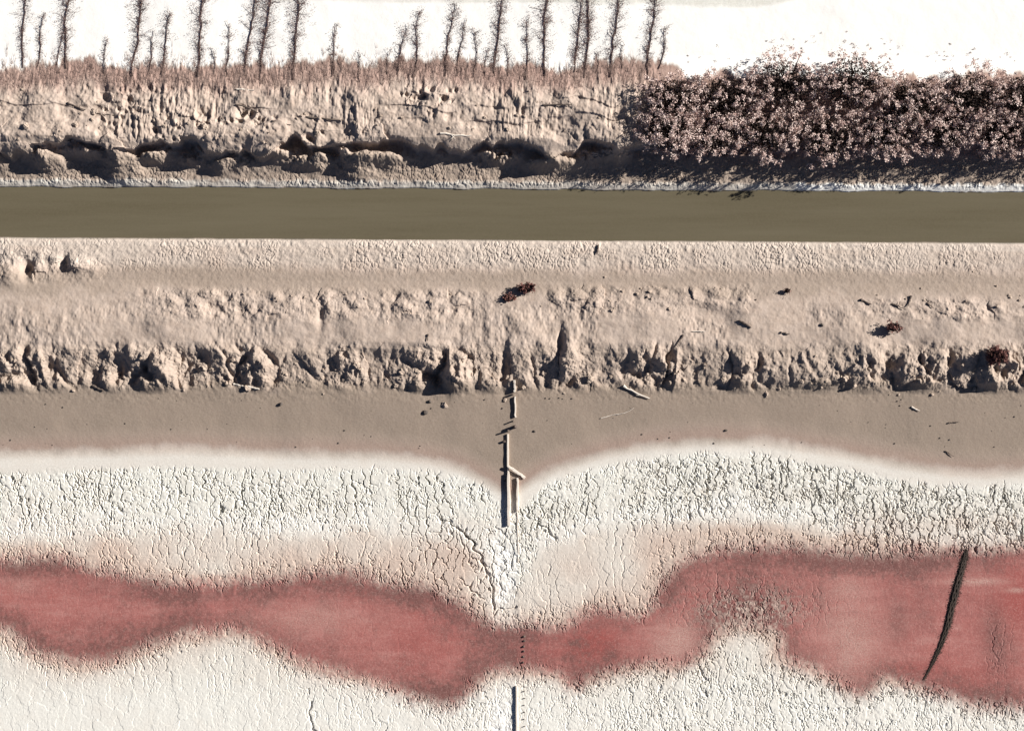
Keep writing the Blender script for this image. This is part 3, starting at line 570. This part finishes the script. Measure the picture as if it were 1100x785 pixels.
def post(u, v, r0, h, label, mat=None, group='old posts in the board line', lean=(0, 0)):
    p = at(u, v); t = np.array([-.25, 0, .35, .7, 1.0, 1.0]) * 1.0; rr = np.random.default_rng(int(u * 3 + v * 5))
    P = np.stack([t * lean[0] * h, t * lean[1] * h, t * h], 1) + rr.normal(0, .006, (6, 3)); P[5, 2] += .012
    rad = r0 * np.array([1.05, 1.05, 1.0, .95, .9, .05]) * (1 + .06 * rr.normal(size=6)); V, F = tube(P, np.abs(rad), 8)
    o = link('wooden_post', mesh_np('wooden_post', V, F, mat or M_DWOOD), None, p); props(o, label, 'post', group); return o
board('fence_board', 545.5, 466, 546, 520, 2.2, .12, -.02, 'upper upright grey board of the fence line, set on edge in the mud', 'board', M_WOOD, 'boards of the fence line')
board('fence_board', 546.2, 508, 546.6, 564, 3.0, .19, -.03, 'thick pale board on edge with dark shadow, ending in the cracked salt', 'board', M_WOOD, 'boards of the fence line')
board('fence_board', 556, 513, 555.4, 549, 2.2, .17, -.03, 'shorter narrow board standing right of the thick pale board', 'board', M_WOOD, 'boards of the fence line')
board('fence_board', 556, 550, 556.5, 604, 1.4, .06, -.02, 'thin half buried board running down into the white salt', 'board', M_WOOD, 'boards of the fence line')
board('loose_plank', 546, 500, 564, 513, 2.8, .05, .17, 'short pale plank lying aslant across the fence boards', 'plank', M_WOOD, 'boards of the fence line', tilt=-.12)
board('fence_board', 554.5, 736, 555.5, 800, 2.0, .13, -.03, 'narrow board below the pink pool at the bottom edge', 'board', M_WOOD, 'boards of the fence line')
board('fence_board', 552.6, 408, 553, 421, 2.2, .16, -.02, 'short board stub at the foot of the levee clods', 'board', M_WOOD, 'boards of the fence line')
board('fence_board', 553, 426, 553.5, 448, 1.7, .14, -.02, 'short board stub between the levee and the dark post', 'board', M_WOOD, 'boards of the fence line')
board('loose_plank', 541, 516, 548, 514, 1.5, .03, .03, 'tiny splinter of wood left of the thick pale board', 'plank', M_DWOOD, 'boards of the fence line', seg=3)
post(552.5, 458.5, .10, .30, 'dark post where the board fence begins on the mud', lean=(.3, .1))
post(548, 462, .05, .28, 'thin leaning dark post beside the fence board top', lean=(-.5, -.1))
post(551, 424, .05, .2, 'thin dark stake between the two short board stubs', lean=(-.2, .1))
post(552, 452, .045, .22, 'thin dark stake just above the dark post on the mud', lean=(-.2, -.1))
post(542, 474, .07, .14, 'low dark post stump left of the fence board')
for k, (v_, h_) in enumerate(((683, .16), (688, .12), (694, .18), (699, .14), (705, .12), (711, .17), (717, .13))):
    post(563.5 - k * .35, v_, .055, h_ * .4, ('topmost' if k == 0 else 'lowest' if k == 6 else ORD[k]) + (' small dark post in the row across the pink pool' if k in (0, 6) else ' small dark post from the top in the row across the pink pool'), group='posts across the pink pool')
for k in range(6):
    post(563 + (k % 2) * .5, 742 + k * 7.5, .03, .07, ('topmost' if k == 0 else 'lowest' if k == 5 else ORD[k]) + (' tiny stake' if k in (0, 5) else ' tiny stake from the top') + ' right of the board below the pool', group='stakes below the pool')
STK = [(669, 415, 698, 428, .055, 'long pale stick lying at the foot of the levee, right of the fence', M_WOOD), (734, 360, 724, 374, .05, 'dark slanted stick on the middle of the levee', M_DWOOD), (794, 344, 807, 352, .075, 'thick dark stick right of centre on the levee slope', M_DWOOD),
       (743, 356, 758, 356, .035, 'pale level stick beside the dark slanted stick', M_WOOD), (839, 357, 848, 359, .06, 'short dark stick left of the small brown bush', M_DWOOD), (643, 263, 641, 273, .055, 'short dark stick on the crust just below the canal', M_DWOOD),
       (460, 359, 459, 366, .05, 'stubby dark stick on the left half of the levee', M_DWOOD), (100, 414, 112, 420, .075, 'thick dark stick at the levee foot, far left', M_DWOOD), (251, 412, 265, 416, .055, 'left one of two pale sticks end to end at the levee foot', M_WOOD),
       (266, 415, 279, 418, .05, 'right one of two pale sticks end to end at the levee foot', M_WOOD), (646, 450, 681, 439, .022, 'thin pale twig on the mud flat right of the fence', M_WOOD), (979, 437, 988, 441, .045, 'short pale stick at the right end of the levee foot', M_WOOD),
       (1019, 454, 1029, 453, .04, 'short dark stick on the right part of the mud flat', M_DWOOD), (1015, 484, 1024, 490, .03, 'thin dark twig by the pale rim on the right', M_DWOOD), (979, 318, 975, 329, .05, 'dark upright looking stick on the upper levee, right', M_DWOOD),
       (958, 326, 972, 332, .045, 'dark twig left of the upright looking stick', M_DWOOD), (925, 322, 936, 327, .06, 'dark broken branch on the upper levee right of centre', M_DWOOD), (996, 326, 1003, 331, .04, 'small dark twig on the upper levee, far right', M_DWOOD),
       (254, 96, 274, 97, .05, 'pale level stick in the brown grass of the canal bank', M_WOOD), (72, 110, 92, 119, .05, 'brown stick sloping down the left part of the canal bank', M_DWOOD), (259, 124, 288, 143, .05, 'long dark stick sloping down the canal bank clods', M_DWOOD),
       (254, 112, 278, 121, .045, 'dark stick above the long sloping stick on the canal bank', M_DWOOD), (293, 130, 313, 135, .055, 'dark stick right of the long sloping stick on the bank', M_DWOOD), (330, 126, 369, 130, .05, 'long level dark stick on the canal bank left of centre', M_DWOOD),
       (584, 113, 615, 113, .05, 'long level stick on the canal bank left of the thicket', M_DWOOD), (472, 144, 507, 147, .055, 'long level stick on the edge of the canal bank', M_WOOD), (104, 122, 130, 125, .035, 'thin level stick on the canal bank, far left', M_DWOOD)]
for s_ in STK: stick(*s_[:5], s_[5], s_[6])
stones = [lump_mesh('stone', M_STONE, 40 + k, 2, .3) for k in range(4)]
def stone(u, v, r, label, group=None):
    o = link('stone', stones[int(u) % 4], None, at(u, v, r * .3)); o.scale = (r, r * random.uniform(.7, 1.2), r * random.uniform(.7, 1.1)); o.rotation_euler = (0, 0, random.uniform(0, 6.28)); props(o, label, 'stone', group)
for (u, v, r, lab) in ((457, 443, .13, 'dark stone on the mud flat left of the fence'), (462, 431, .10, 'dark stone just above another stone left of the fence'), (780, 462, .09, 'dark stone on the mud flat right of centre, near the pale rim'), (883, 349, .09, 'grey stone on the levee slope left of the brown bush'),
                       (302, 434, .12, 'grey stone on the mud flat, left half'), (243, 413, .10, 'dark stone left of the two pale sticks'), (574, 463, .07, 'small stone on the mud right of the dark post'), (812, 322, .05, 'small stone high on the levee, right half')):
    stone(u, v, r, lab, 'larger stones')
sr = random.Random(4)
for k in range(70):
    u = sr.uniform(0, 1100); v = sr.uniform(424, 482)
    stone(u, v, sr.uniform(.018, .045), 'tiny dark pebble lying on the brown mud flat', 'pebbles on the mud flat')
for k in range(5):
    stone(585 + k * 7 + sr.uniform(-2, 2), 428 + sr.uniform(-1, 1), .04, 'tiny pebble in the short row at the levee foot right of the fence', 'pebble row')

# dark algae strand across the pink pool
path = [(1038, 590), (1036, 600), (1033, 612), (1028, 630), (1023, 650), (1018, 672), (1011, 692), (1002, 712), (992, 730)]
base = at(1018, 665); root = props(link('algae_strand', None, None, base), 'long dark strand of algae lying across the right part of the pink pool', 'algae')
r = np.random.default_rng(9); t = np.linspace(0, 1, len(path)); A = Acc(); C = []
pw = np.interp(np.linspace(0, 1, 160), t, np.arange(len(path))); PU = np.interp(pw, np.arange(len(path)), [p[0] for p in path]); PVv = np.interp(pw, np.arange(len(path)), [p[1] for p in path])
for strand in range(4):
    ph = strand * 1.57; P = np.array([at(a + np.sin(k * .16 + ph) * (.7 + 1.7 * math.sin(math.pi * min(1, k / 150)) ** .7), b, .02) for k, (a, b) in enumerate(zip(PU, PVv))]) - np.array(base)
    A.add(*tube(P[::3], np.interp(np.linspace(0, 1, len(P[::3])), [0, .1, .45, .8, 1], [.015, .04, .055, .03, .01]), 6))
link('stem', A.mesh('stem', M_ALGAE), root)
for k, (a, b) in enumerate(zip(PU, PVv)):
    wd = np.interp(k / 160, [0, .1, .4, .75, 1], [.06, .15, .21, .15, .11]) * r.uniform(.8, 1.2); p = np.array(at(a, b, .02)) - np.array(base); m = int(np.interp(k / 160, [0, .5, .8, 1], [70, 110, 44, 14]) * wd / .2)
    C.append(p + r.normal(0, 1, (m, 3)) * np.array([wd * .62, .07, .010]))
C = np.concatenate(C); lf = Acc(); lf.add(*leaf_quads(C, .021, r, 2.5)); link('frond', lf.mesh('frond', M_ALGAE), root)
